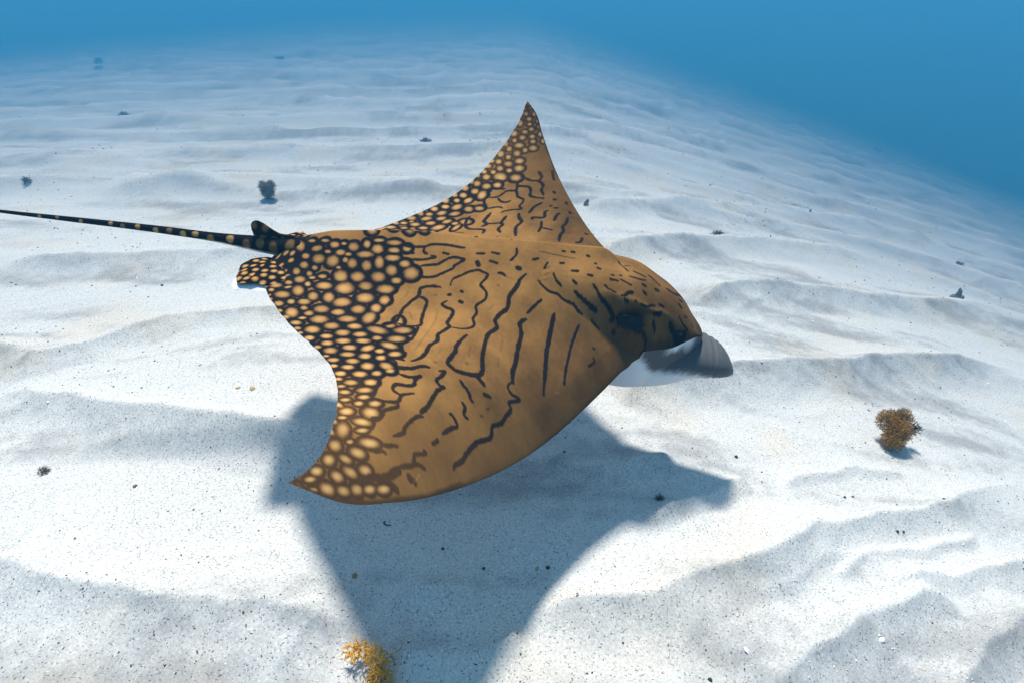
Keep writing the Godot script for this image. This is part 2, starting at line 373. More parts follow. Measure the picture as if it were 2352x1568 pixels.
func sand_height(x: float, z: float) -> float:
	var h := bank(x, z)
	var far := smooth(-3.6, -5.6, z)
	far = maxf(far, smooth(-2.4, -4.2, x) * smooth(-2.0, -3.4, z))
	far = maxf(far, smooth(2.6, 4.0, x) * smooth(-1.6, -2.8, z))
	if far > 0.0:
		h += far * ((0.14 + 0.07 * smooth(-7.0, -12.0, z)) * train(x, z, 0.95, 1.0) + 0.035 * train(x + 31.0, z + 0.13, 0.43, 1.6))
	if far < 1.0 and z > -6.5 and absf(x) < 6.0:
		var w := warp(x, z)
		h += crest_height(w.x, w.y) * (1.0 - 0.5 * far)
		h += (1.0 - far) * 0.010 * train(x * 1.1 + 60.0, z + 0.2 * x, 0.23, 3.0) * smooth(-0.05, 0.35, noise_c.get_noise_2d(x * 0.8 + 3.0, z * 0.8))
	h += 0.032 * noise_c.get_noise_2d(x * 0.24 + 77.0, z * 0.45)
	h += 0.010 * noise_c.get_noise_2d(x * 0.9 + 17.0, z * 2.2)
	h += 0.0016 * noise_b.get_noise_2d(x * 9.0, z * 9.0 + 5.0)
	# a low swell of the bank under the tail of the ray
	var ux := (x + 0.92) / 0.62
	var uz := (z + 1.98) / 0.52
	h += 0.15 * exp(-ux * ux - uz * uz)
	return h


func spaced(from: float, to: float, fine_from: float, fine_to: float, step: float, grow: float) -> PackedFloat32Array:
	var left := []
	var v := fine_from
	var s := step
	while v > from:
		s *= grow
		v -= s
		left.append(v)
	left.reverse()
	var out := PackedFloat32Array(left)
	v = fine_from
	while v < fine_to:
		out.append(v)
		v += step
	s = step
	while v < to:
		out.append(v)
		s *= grow
		v += s
	return out


func build_seabed() -> void:
	var xs := spaced(-45.0, 45.0, -1.9, 2.3, 0.0125, 1.032)
	var zs := spaced(-70.0, 1.2, -2.9, -0.5, 0.0115, 1.017)
	var nx := xs.size()
	var nz := zs.size()
	var pts := PackedVector3Array()
	var cols := PackedColorArray()
	var uvs := PackedVector2Array()
	pts.resize(nx * nz)
	cols.resize(nx * nz)
	uvs.resize(nx * nz)
	for i in nz:
		for j in nx:
			var x := xs[j]
			var z := zs[i]
			pts[i * nx + j] = Vector3(x, sand_height(x, z), z)
			uvs[i * nx + j] = Vector2(x, z) / 1.7
			# sorted grain: greyer, coarser sand in drifting patches
			var g := noise_b.get_noise_2d(x * 0.45 + 200.0, z * 1.6) * 1.1 + 0.7 * noise_b.get_noise_2d(x * 1.6, z * 4.6 + 90.0) + 0.30 * noise_b.get_noise_2d(x * 13.0, z * 15.0)
			var grey := smooth(-0.10, 0.85, g)
			var warm := smooth(0.05, 0.5, noise_a.get_noise_2d(x * 1.1 + 300.0, z * 1.1))
			var c := Color(0.775, 0.775, 0.77).lerp(Color(0.47, 0.475, 0.485), grey)
			c = c.lerp(c * Color(1.03, 0.98, 0.92), warm)
			cols[i * nx + j] = Color(c.r, c.g, c.b, 1.0)
	var m := StandardMaterial3D.new()
	m.vertex_color_use_as_albedo = true
	m.roughness = 0.95
	m.metallic_specular = 0.2
	var grain := grain_image()
	m.albedo_texture = grain
	m.heightmap_enabled = true
	m.heightmap_texture = grain
	m.heightmap_scale = 0.22
	var mesh := ArrayMesh.new()
	sheet(nz, nx, pts, uvs, cols, false, mesh, m)
	var o := put("seabed", mesh, self)
	o.set_meta("kind", "structure")
	o.set_meta("label", "pale rippled sand bank falling away into blue water")


func grain_image() -> ImageTexture:
	var n := 1024
	var r := RandomNumberGenerator.new()
	r.seed = 5
	var a := PackedByteArray()
	a.resize(n * n)
	a.fill(226)
	var soft := FastNoiseLite.new()
	soft.seed = 4
	soft.frequency = 0.16
	soft.fractal_octaves = 3
	var s := soft.get_seamless_image(n, n).get_data()
	for i in n * n:
		a[i] = 212 + (int(s[i]) - 128) / 6 + r.randi_range(-15, 15)
	# single darker and paler grains, a few millimetres long
	for k in 30000:
		var x := r.randi_range(0, n - 1)
		var y := r.randi_range(0, n - 1)
		var dark := r.randf() < 0.62
		var v := r.randi_range(95, 165) if dark else r.randi_range(240, 255)
		var l := 1 + (r.randi() % 3)
		var up := r.randf() < 0.3
		for q in l:
			var xx := (x + (0 if up else q)) % n
			var yy := (y + (q if up else 0)) % n
			a[yy * n + xx] = v
	var im := Image.create_from_data(n, n, false, Image.FORMAT_L8, a)
	return ImageTexture.create_from_image(im)


func build_haze() -> void:
	# haze boxes added away from the camera, so the near ray keeps its colour
	var m := FogMaterial.new()
	m.albedo = WATER
	m.density = 0.06
	var thick := FogMaterial.new()
	thick.albedo = WATER
	thick.density = 0.015
	for k in 3:
		var f := FogVolume.new()
		f.name = numbered("water_haze")
		f.shape = RenderingServer.FOG_VOLUME_SHAPE_BOX
		f.size = Vector3(120.0, 30.0, 74.0)
		f.position = Vector3(0, -12.5, -37.0 - [2.5, 4.8, 9.0][k])
		f.material = m if k < 2 else thick
		f.set_meta("kind", "stuff")
		f.set_meta("label", "blue water haze over the far sand")
		add_child(f)


# ------------------------------------------------------------------ the ray
const LEAD_L := [0.15, 0.3, 0.5, 0.7, 0.85, 0.95, 1.0]
const LEAD_X := [0.5452, 0.4166, 0.2437, 0.0592, -0.0812, -0.1812, -0.2509]
const TRAIL_L := [0.05, 0.2, 0.4, 0.6, 0.8, 0.92, 1.0]
const TRAIL_X := [-0.6147, -0.5553, -0.4146, -0.2527, -0.2069, -0.2190, -0.2509]
const WING := [
	[-0.1094, 0.3418, 0.2521, -0.0109, -0.3785, -2.2365, 0.1397, -0.3563, -0.3314],
	[-0.0967, 0.7421, 0.3759, 0.1549, 0.4808, -0.4225, 0.3359, -0.4527, 0.0046]]
const HEAD_L := [0.0, 0.03, 0.06, 0.095, 0.125, 0.15, 0.165, 0.185]
const HEAD_X := [0.750, 0.747, 0.733, 0.694, 0.640, 0.576, 0.546, 0.522]
const BACK_X := [-0.66, -0.55, -0.477, -0.295, -0.158, 0.042, 0.29, 0.445, 0.535, 0.578, 0.629, 0.653, 0.686, 0.710, 0.729, 0.750]
const BACK_Z := [0.025, 0.045, 0.059, 0.084, 0.097, 0.102, 0.108, 0.108, 0.089, 0.068, 0.040, 0.021, -0.012, -0.045, -0.072, -0.092]
const BELL_X := [-0.66, -0.3, 0.0, 0.25, 0.4, 0.55]
const BELL_W := [0.08, 0.2, 0.28, 0.27, 0.2, 0.15]
const HALF_X := [0.25, 0.45, 0.535, 0.583, 0.662, 0.712, 0.740, 0.748, 0.750]
const HALF_W := [0.15, 0.165, 0.165, 0.146, 0.113, 0.084, 0.052, 0.028, 0.001]
const BELLY_X := [-0.66, -0.5, -0.2, 0.1, 0.3, 0.45, 0.55, 0.65, 0.750]
const BELLY_Z := [0.0, -0.03, -0.09, -0.16, -0.22, -0.290, -0.300, -0.285, -0.20]
const LIP_X := [0.25, 0.58, 0.64, 0.69, 0.72, 0.75]
const LIP_Z := [-0.09, -0.10, -0.098, -0.083, -0.078, -0.095]
const MAP_X0 := -0.70
const MAP_L0 := -1.03
const MAP_PX := 0.0016

var bend_y := [PackedFloat32Array(), PackedFloat32Array()]
var bend_z := [PackedFloat32Array(), PackedFloat32Array()]
var lead_t := PackedFloat32Array()
var trail_t := PackedFloat32Array()
var back_t := PackedFloat32Array()
var bell_t := PackedFloat32Array()
var half_t := PackedFloat32Array()
var belly_t := PackedFloat32Array()
var lip_t := PackedFloat32Array()


func look(t: PackedFloat32Array, v: float) -> float:
	# tables run in steps of 2 mm
	var f := clampf(v * 500.0, 0.0, t.size() - 1.001)
	var i := int(f)
	return lerpf(t[i], t[i + 1], f - i)


func make_tables() -> void:
	for s in 2:
		var w: Array = WING[s]
		var y := 0.0
		var z := 0.0
		for i in 502:
			var l := i / 500.0
			bend_y[s].append(y)
			bend_z[s].append(z)
			var th: float = w[0] + w[1] * (l + 0.001) + w[2] * (l + 0.001) * (l + 0.001)
			y += cos(th) * 0.002
			z += sin(th) * 0.002
	for i in 502:
		var l := i / 500.0
		var f := curve(LEAD_L, LEAD_X, maxf(l, 0.15))
		var h := curve(HEAD_L, HEAD_X, minf(l, 0.185))
		lead_t.append(lerpf(h, f, smooth(0.16, 0.22, l)))
		trail_t.append(curve(TRAIL_L, TRAIL_X, maxf(l, 0.05)))
	for i in 720:
		var x := -0.66 + i / 500.0
		back_t.append(curve(BACK_X, BACK_Z, x))
		bell_t.append(curve(BELL_X, BELL_W, x))
		half_t.append(curve(HALF_X, HALF_W, x))
		belly_t.append(curve(BELLY_X, BELLY_Z, x))
		lip_t.append(curve(LIP_X, LIP_Z, x))


func mid_sheet(s: int, x: float, l: float) -> Vector3:
	# (ahead, up, to the ray's right)
	var w: Array = WING[s]
	var th: float = w[0] + w[1] * l + w[2] * l * l
	var dx := x - (0.1 - 0.45 * l)
	var dp := maxf(dx, 0.0)
	var dn := minf(dx, 0.0)
	var tw: float = dx * (w[3] * l + w[4] * l * l) + dp * dp * (w[5] * l + w[7] * l * l) + dn * dn * w[8] * l * l
	var side := 1.0 if s == 0 else -1.0
	return Vector3(x + w[6] * l * l, look(bend_z[s], l) + tw * cos(th), side * (look(bend_y[s], l) - tw * sin(th)))


func thickness(x: float, l: float) -> float:
	var a := maxf(look(lead_t, l) - x, 0.0)
	var b := maxf(x - look(trail_t, l), 0.0)
	return (0.030 * pow(1.0 - l, 1.5) + 0.005) * sqrt(minf(1.0, a / 0.06)) * pow(minf(1.0, b / 0.2), 0.7)


func smax(a: float, b: float, k: float) -> float:
	var h := clampf(0.5 + 0.5 * (a - b) / k, 0.0, 1.0)
	return lerpf(b, a, h) + k * h * (1.0 - h)


func recess(x: float, l: float) -> float:
	# the hollow that holds the spiracle, and the groove that leads forward from it under the brow
	var u := (x - 0.500) / 0.038
	var v := (l - 0.153) / 0.0075
	var g := (l - lerpf(0.150, 0.122, smooth(0.50, 0.60, x))) / 0.007
	return 0.010 * exp(-u * u - v * v) + 0.004 * exp(-g * g) * smooth(0.44, 0.50, x) * smooth(0.63, 0.56, x)


func brow(x: float, l: float) -> float:
	var g := (l - lerpf(0.128, 0.139, smooth(0.40, 0.50, x)) + 0.030 * smooth(0.53, 0.63, x)) / 0.009
	return 0.013 * exp(-g * g) * smooth(0.38, 0.44, x) * smooth(0.66, 0.58, x)


func upper(s: int, x: float, l: float) -> Vector3:
	var p := mid_sheet(s, x, l)
	var lip := look(lip_t, x + 0.66)
	var front := look(lead_t, l) - x
	if front < 1e-6:
		if l < 0.165:
			p.y = lip
		return p
	var bt := look(back_t, x + 0.66)
	var q := l / look(bell_t, x + 0.66)
	q = minf(q, 1.0)
	var bell := 0.4 * pow(1.0 - q * q, 1.7) + 0.6 * pow(1.0 - q, 1.6)
	var za := p.y + thickness(x, l) + bt * bell * (1.0 - smooth(0.40, 0.56, x)) * smooth(0.0, 0.06, x - look(trail_t, l))
	var zb := -1.0
	if x > 0.25:
		var r := l / look(half_t, x + 0.66)
		if x > 0.55:
			r = minf(r, 0.9999)
			za -= 0.4 * smooth(0.55, 0.60, x)
		if r < 1.0:
			zb = lip + (bt - lip) * pow(1.0 - pow(r, lerpf(2.8, 2.1, smooth(0.5, 0.66, x))), lerpf(1.0 / 2.2, 0.5, smooth(0.5, 0.66, x)))
	p.y = smax(za, zb, 0.02) - recess(x, l) + brow(x, l)
	return p


func lower(s: int, x: float, l: float) -> Vector3:
	var p := mid_sheet(s, x, l)
	var lip := look(lip_t, x + 0.66)
	var front := look(lead_t, l) - x
	if front < 1e-6:
		if l < 0.165:
			p.y = lip
		return p
	var bt := look(belly_t, x + 0.66)
	var q := l / (look(bell_t, x + 0.66) * 0.95)
	var bell := pow(maxf(0.0, 1.0 - q * q), 1.3)
	var za := p.y - thickness(x, l) * 0.8 + bt * bell * (1.0 - smooth(0.40, 0.56, x)) * smooth(0.0, 0.06, x - look(trail_t, l))
	var zb := 1.0
	if x > 0.25:
		var r := l / look(half_t, x + 0.66)
		if x > 0.55:
			r = minf(r, 0.9999)
			za += 0.4 * smooth(0.55, 0.60, x)
		if r < 1.0:
			zb = lip + (bt - lip) * pow(1.0 - pow(r, 2.6), 1.0 / 2.0)
	p.y = -smax(-za, -zb, 0.02)
	return p


func smoke(p: Vector3) -> float:
	# 1 where the sides of the snout are dark, 0 on the white throat; a ragged border between them
	var z := lerpf(-0.125, -0.192, smooth(0.545, 0.605, p.x))
	z = lerpf(z, -0.226, smooth(0.70, 0.86, p.x))
	var fuzz := 0.010 * noise_b.get_noise_3d(p.x * 50.0, p.y * 60.0, p.z * 50.0) + 0.006 * noise_b.get_noise_3d(p.x * 170.0, p.y * 170.0, p.z * 170.0)
	return smooth(z - 0.014, z + 0.020, p.y + fuzz)


func build_ray() -> void:
	make_tables()
	var skin := StandardMaterial3D.new()
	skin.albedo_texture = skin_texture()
	skin.vertex_color_use_as_albedo = true
	skin.roughness = 0.62
	skin.metallic_specular = 0.04
	skin.texture_repeat = false
	skin.rim_enabled = true
	skin.rim = 0.05
	skin.rim_tint = 0.4
	skin.heightmap_enabled = true
	skin.heightmap_texture = skin_relief()
	skin.heightmap_scale = 0.10
	var pale := matte(Color.WHITE, 0.6, true)
	var mesh := ArrayMesh.new()
	# span lines: close together over the body and the sides of the head
	var spans := PackedFloat32Array()
	for i in 131:
		var t := i / 130.0
		spans.append(0.60 * t if t <= 0.5 else 0.30 + 1.40 * (t - 0.5))
	var chords := PackedFloat32Array()
	for j in 151:
		var t := j / 150.0
		chords.append(lerpf(t, 0.5 - 0.5 * cos(PI * t), 0.85))
	var rows := spans.size() * 2 - 1
	var cols := chords.size()
	for face in 2:
		var pts := PackedVector3Array()
		var uvs := PackedVector2Array()
		var tint := PackedColorArray()
		for i in rows:
			var k := i - (spans.size() - 1)
			var l := spans[absi(k)]
			var s := 0 if k >= 0 else 1
			var a := look(trail_t, l)
			var b := look(lead_t, l)
			for u in chords:
				var x := lerpf(a, b, u)
				# a slightly worn, wavy trailing edge
				if u < 0.02 and l > 0.2:
					x += 0.004 * noise_a.get_noise_2d(l * 22.0, s * 50.0)
				var p := upper(s, x, l) if face == 0 else lower(s, x, l)
				pts.append(p)
				uvs.append(Vector2((x - MAP_X0) / (MAP_PX * 940.0), ((l if s == 0 else -l) - MAP_L0) / (MAP_PX * 1288.0)))
				var c := Color.WHITE
				if face == 0:
					# smoky grey skin low on the sides of the head and round the eye
					var low := smooth(-0.045, -0.085, p.y + 0.02 * noise_b.get_noise_2d(x * 30.0, l * 30.0)) * smooth(0.50, 0.58, x) * smooth(0.19, 0.15, l)
					c = c.lerp(Color(0.30, 0.38, 0.48), low * 0.85)
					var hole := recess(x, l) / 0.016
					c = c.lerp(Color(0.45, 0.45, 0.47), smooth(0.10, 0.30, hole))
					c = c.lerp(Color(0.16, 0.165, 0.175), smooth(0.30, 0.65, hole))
				else:
					var grey := noise_b.get_noise_2d(x * 4.0, l * 4.0)
					c = Color(0.66, 0.68, 0.70).lerp(Color(0.55, 0.58, 0.62), smooth(-0.2, 0.5, grey))
					var dk := smoke(p)
					c = c.lerp(Color(0.080, 0.082, 0.086), dk * smooth(0.52, 0.56, x) * smooth(0.26, 0.19, l))
					# the pale streak along the lip
					var lipz: float = look(lip_t, x + 0.66)
					c = c.lerp(Color(0.66, 0.68, 0.70), smooth(lipz - 0.024, lipz - 0.014, p.y) * smooth(0.615, 0.65, x) * smooth(0.725, 0.70, x))
					var rim := smooth(0.012, 0.004, x - a) * 0.5
					c = c.lerp(Color(0.12, 0.11, 0.11), rim)
				tint.append(c)
		sheet(rows, cols, pts, uvs, tint, face == 1, mesh, skin if face == 0 else pale)
	add_snout(mesh)
	add_tail(mesh)
	var o := put("eagle_ray", mesh, self)
	o.transform = Transform3D(Basis(Vector3(0.99134, -0.07355, 0.10878), Vector3(0.07379, 0.99727, 0.00182), Vector3(-0.10861, 0.00622, 0.99406)), Vector3(-0.1431, 0.6248, -1.6757))
	tag(o, "golden brown eagle ray with dark net pattern gliding above white sand", "ray")
	add_fins(o)
	add_eyes(o)


func ring_loft(mesh: ArrayMesh, rings: Array, n: int, mat: Material, shade: Callable, uv_len := 1.0) -> void:
	# rings: [x, centre up, half width, half height]; closed round sections with points at both ends
	var pts := PackedVector3Array()
	var uvs := PackedVector2Array()
	var tint := PackedColorArray()
	for i in rings.size():
		var r: Array = rings[i]
		for j in n + 1:
			var a := TAU * j / n
			var p := Vector3(r[0], r[1] + r[3] * cos(a), r[2] * sin(a))
			pts.append(p)
			uvs.append(Vector2(float(i) / (rings.size() - 1) * uv_len, float(j) / n))
			tint.append(shade.call(p, a, r))
	sheet(rings.size(), n + 1, pts, uvs, tint, true, mesh, mat)


func add_snout(mesh: ArrayMesh) -> void:
	# the flat duck-bill lobe under the front of the head
	var kx := [0.46, 0.50, 0.58, 0.66, 0.73, 0.785, 0.825, 0.850, 0.868, 0.876, 0.880]
	var kc := [-0.20, -0.205, -0.205, -0.195, -0.178, -0.178, -0.187, -0.200, -0.214, -0.221, -0.224]
	var kw := [0.05, 0.100, 0.115, 0.112, 0.105, 0.097, 0.080, 0.058, 0.033, 0.018, 0.001]
	var kh := [0.04, 0.085, 0.092, 0.085, 0.068, 0.056, 0.044, 0.033, 0.019, 0.010, 0.001]
	var rings := []
	for i in 61:
		var x: float = 0.46 + 0.42 * (1.0 - pow(1.0 - i / 60.0, 1.6))
		var crease := 0.0022 * sin(x * 420.0 + 3.0 * sin(x * 60.0)) * smooth(0.70, 0.74, x) * smooth(0.86, 0.82, x)
		rings.append([x, curve(kx, kc, x), curve(kx, kw, x) + crease * 0.6, curve(kx, kh, x) + crease])
	var m := matte(Color.WHITE, 0.6, true)
	ring_loft(mesh, rings, 72, m, func(p: Vector3, a: float, r: Array) -> Color:
		var dark := smoke(p)
		var streaks := 0.5 + 0.5 * noise_b.get_noise_3d(p.x * 160.0, p.y * 40.0, p.z * 40.0)
		var c := Color(0.66, 0.68, 0.70).lerp(Color(0.080, 0.082, 0.086), dark)
		return c.lerp(Color(0.12, 0.123, 0.127), dark * smooth(0.72, 0.84, p.x) * streaks * smooth(-0.3, 0.5, cos(a)))
		)


func add_tail(mesh: ArrayMesh) -> void:
	var kx := [-2.35, -1.52, -1.29, -0.965, -0.79, -0.675, -0.60, -0.53, -0.46, -0.36]
	var kc := [0.075, 0.042, 0.042, 0.041, 0.036, 0.031, 0.031, 0.032, 0.036, 0.045]
	var kw := [0.001, 0.0052, 0.0082, 0.0120, 0.0155, 0.024, 0.032, 0.042, 0.050, 0.030]
	var kh := [0.001, 0.0052, 0.0082, 0.0120, 0.0155, 0.025, 0.030, 0.034, 0.032, 0.020]
	var rings := []
	for i in 91:
		var x := lerpf(-2.35, -0.36, i / 90.0)
		rings.append([x, curve(kx, kc, x), curve(kx, kw, x), curve(kx, kh, x)])
	var m := StandardMaterial3D.new()
	m.albedo_texture = tail_texture()
	m.roughness = 0.6
	m.metallic_specular = 0.04
	ring_loft(mesh, rings, 24, m, func(_p: Vector3, _a: float, _r: Array) -> Color: return Color.WHITE)


const INK := Color(0.007, 0.0065, 0.0075)
const WATER := Color(0.33, 0.75, 0.99)
const BROWN := Color(0.350, 0.172, 0.046)
const TAN := Color(0.64, 0.385, 0.150)


func tail_texture() -> ImageTexture:
	# along the tail (end to root) by round it (0 and 1 above, 0.5 below)
	var w := 1400
	var h := 48
	var im := Image.create(w, h, false, Image.FORMAT_RGB8)
	var at := [-0.44, -0.49, -0.545, -0.60, -0.645, -0.69, -0.745, -0.81, -0.86, -0.90, -0.945, -0.99, -1.05, -1.10, -1.14, -1.24, -1.32, -1.38]
	for i in w:
		var x := lerpf(-2.35, -0.36, (i + 0.5) / w)
		for j in h:
			var v := (j + 0.5) / h
			var c := INK * 1.35
			for k in at.size():
				var rx: float = lerpf(0.018, 0.008, clampf((-at[k] - 0.5) / 0.7, 0.0, 1.0))
				var dx: float = (x - at[k]) / rx
				if absf(dx) > 1.3:
					continue
				for sv in [0.19, 0.81]:
					var dv: float = (v - sv + (0.03 if k % 2 == 0 else -0.04) * (1.0 if sv < 0.5 else -1.0)) / 0.13
					var d := sqrt(dx * dx + dv * dv)
					c = c.lerp(BROWN.lerp(TAN, 0.6) * (0.30 if k < 6 else 0.75 if k % 3 != 1 else 0.4), 1.0 - smooth(0.55, 1.1, d))
			var below := smooth(0.30, 0.36, v + 0.02 * noise_b.get_noise_2d(x * 40.0, 0.0)) * smooth(0.70, 0.64, v) * smooth(-0.88, -0.74, x)
			c = c.lerp(Color(0.60, 0.63, 0.66), below)
			im.set_pixel(i, j, lin(c))
	return ImageTexture.create_from_image(im)


func skin_texture() -> ImageTexture:
	var w := 940
	var h := 1288
	var n := w * h
	var gap := PackedFloat32Array()   # millimetres beyond the nearest pale spot, negative inside it
	var core := PackedFloat32Array()  # 1 in the middle of a spot
	var ink := PackedFloat32Array()   # dark strokes
	gap.resize(n)
	core.resize(n)
	core.fill(9.0)
	ink.resize(n)
	gap.fill(99.0)
	for list in [NEAR_SPOTS, FAR_SPOTS]:
		for k in range(0, list.size(), 6):
			stamp_spot(gap, core, w, h, list[k], list[k + 1], Vector2(list[k + 2], list[k + 3]), Vector2(list[k + 4], list[k + 5]))
	# small spots where the net would otherwise stay empty along the trailing edge
	var rs := RandomNumberGenerator.new()
	rs.seed = 77
	for k in 5200:
		var al := pow(rs.randf(), 1.2)
		var sl := al if rs.randf() < 0.5 else -al
		var sx: float = look(trail_t, al) + rs.randf_range(-0.005, lerpf(0.11, 0.05, al))
		var at := int((sl - MAP_L0) / MAP_PX) * w + int((sx - MAP_X0) / MAP_PX)
		var need := lerpf(14.0, 10.0, al)
		if gap[at] > need and gap[at] < 90.0 or gap[at] > 90.0 and al < 0.2:
			stamp_spot(gap, core, w, h, sx * 1000.0, sl * 1000.0, Vector2(rs.randf_range(10, 14), rs.randf_range(-3, 3)), Vector2(0, rs.randf_range(8, 11)))
	for list in [STROKES_A, STROKES_B]:
		for s in list:
			stamp_stroke(ink, w, h, s)
	var cloud := FastNoiseLite.new()
	cloud.seed = 21
	cloud.frequency = 0.012
	cloud.fractal_octaves = 4
	var big := cloud.get_image(w, h, false, false, false).get_data()
	cloud.frequency = 0.11
	cloud.seed = 22
	var fine := cloud.get_image(w, h, false, false, false).get_data()
	var r := RandomNumberGenerator.new()
	r.seed = 12
	var data := PackedByteArray()
	data.resize(n * 3)
	for y in h:
		var l := MAP_L0 + (y + 0.5) * MAP_PX
		var al := minf(absf(l), 1.0)
		var lx := look(lead_t, al)
		var tx := look(trail_t, al)
		for x in w:
			var i := y * w + x
			var px := MAP_X0 + (x + 0.5) * MAP_PX
			var tipward := smooth(0.55, 0.8, al)
			var wob := (fine[i] - 128) / 128.0
			var cl := (big[i] - 128) / 128.0
			var g := gap[i] + wob * 1.6
			# dark ground between the spots, fading out ahead of them
			var dark := smooth(lerpf(0.46, 0.46, tipward), lerpf(1.03, 1.08, tipward), core[i] + wob * 0.14) if core[i] < 8.0 else 1.0
			dark = minf(dark, smooth(lerpf(-20.0, -14.0, tipward), 1.5, g)) * (1.0 - smooth(lerpf(7.0, 2.5, tipward), lerpf(12.0, 8.0, tipward), gap[i]))
			if gap[i] > 7.0 and al > 0.03:
				# towards the trailing edge the ground stays dark
				dark = maxf(dark, smooth(0.045, 0.012, px - tx + wob * 0.004))
				if al < 0.25:
					dark = maxf(dark, smooth(-0.38, -0.46, px))
			dark = maxf(dark, smooth(0.04, 0.86, ink[i] * (1.0 + wob * 0.25)) * 0.97)
			# plain skin painted darker towards leading edge and snout: dull pigment and stand-in shade
			var dull_shade := smooth(0.42, 0.0, lx - px + cl * 0.05)
			var c0 := (0.76 + cl * 0.30 + wob * 0.10 + r.randf_range(-0.03, 0.03) + 0.72 * smooth(0.40, 0.9, al)) * (1.0 - 0.62 * dull_shade)  # sunlit glow towards the wing tips is painted into the brown
			var k0 := smooth(0.92, 0.0, core[i]) * lerpf(0.50, 1.0, smooth(0.25, 0.75, al)) * (0.88 + cl * 0.5)
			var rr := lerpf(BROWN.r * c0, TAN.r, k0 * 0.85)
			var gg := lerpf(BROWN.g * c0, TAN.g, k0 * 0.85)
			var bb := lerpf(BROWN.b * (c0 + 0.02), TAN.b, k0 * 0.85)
			# worn dark rim of the leading edge near the tip
			var rim := smooth(0.60, 0.74, al) * smooth(0.011, 0.004, lx - px + cl * 0.006)
			dark = maxf(dark, rim * 0.9)
			var d := dark * lerpf(1.0, 0.90, tipward)
			rr = lerpf(rr, lerpf(INK.r, 0.045, tipward), d)
			gg = lerpf(gg, lerpf(INK.g, 0.022, tipward), d)
			bb = lerpf(bb, lerpf(INK.b, 0.010, tipward), d)
			data[i * 3] = int(255.0 * pow(clampf(rr, 0.0, 1.0), 1.0 / 2.2))
			data[i * 3 + 1] = int(255.0 * pow(clampf(gg, 0.0, 1.0), 1.0 / 2.2))
			data[i * 3 + 2] = int(255.0 * pow(clampf(bb, 0.0, 1.0), 1.0 / 2.2))
	# thin scratches and pale nicks
	for k in 70:
		var cx := r.randi_range(60, w - 60)
		var cy := r.randi_range(60, h - 60)
		var a := r.randf() * PI
		var ln := r.randi_range(3, 22)
		for q in ln:
			var xx := int(cx + cos(a) * q)
			var yy := int(cy + sin(a) * q)
			var i := (yy * w + xx) * 3
			for ch in 3:
				data[i + ch] = mini(255, int(data[i + ch] * 1.0 + 22))
	var im := Image.create_from_data(w, h, false, Image.FORMAT_RGB8, data)
	return ImageTexture.create_from_image(im)


func skin_relief() -> ImageTexture:
	# fine creases that run along the chord, faint fin rays and pores
	var w := 470
	var h := 644
	var r := RandomNumberGenerator.new()
	r.seed = 15
	var a := PackedByteArray()
	a.resize(w * h)
	for y in h:
		for x in w:
			var v := 0.5 + 0.30 * noise_b.get_noise_2d(x * 0.010, y * 0.16) + 0.16 * noise_b.get_noise_2d(x * 0.05 + 70.0, y * 0.05) + r.randf_range(-0.05, 0.05)
			a[y * w + x] = int(255.0 * clampf(v, 0.0, 1.0))
	return ImageTexture.create_from_image(Image.create_from_data(w, h, false, Image.FORMAT_L8, a))


func stamp_spot(gap: PackedFloat32Array, core: PackedFloat32Array, w: int, h: int, cx: float, cy: float, a: Vector2, b: Vector2) -> void:
	var det := a.x * b.y - a.y * b.x
	if absf(det) < 4.0:
		b += Vector2(-a.y, a.x).normalized() * 4.0
		det = a.x * b.y - a.y * b.x
	var ext := Vector2(absf(a.x) + absf(b.x), absf(a.y) + absf(b.y)) + Vector2(17, 17)
	var mm := MAP_PX * 1000.0
	var ox := MAP_X0 * 1000.0
	var oy := MAP_L0 * 1000.0
	var x0 := maxi(0, int((cx - ext.x - ox) / mm))
	var x1 := mini(w - 1, int((cx + ext.x - ox) / mm))
	var y0 := maxi(0, int((cy - ext.y - oy) / mm))
	var y1 := mini(h - 1, int((cy + ext.y - oy) / mm))
	for y in range(y0, y1 + 1):
		for x in range(x0, x1 + 1):
			var dx := ox + (x + 0.5) * mm - cx
			var dy := oy + (y + 0.5) * mm - cy
			var u := (dx * b.y - dy * b.x) / det
			var v := (a.x * dy - a.y * dx) / det
			var r := sqrt(u * u + v * v)
			var g := (r - 1.0) * (sqrt(dx * dx + dy * dy) / r if r > 0.01 else 10.0)
			var i := y * w + x
			if g < gap[i]:
				gap[i] = g
			if r < 1.4:
				core[i] = minf(core[i], r)


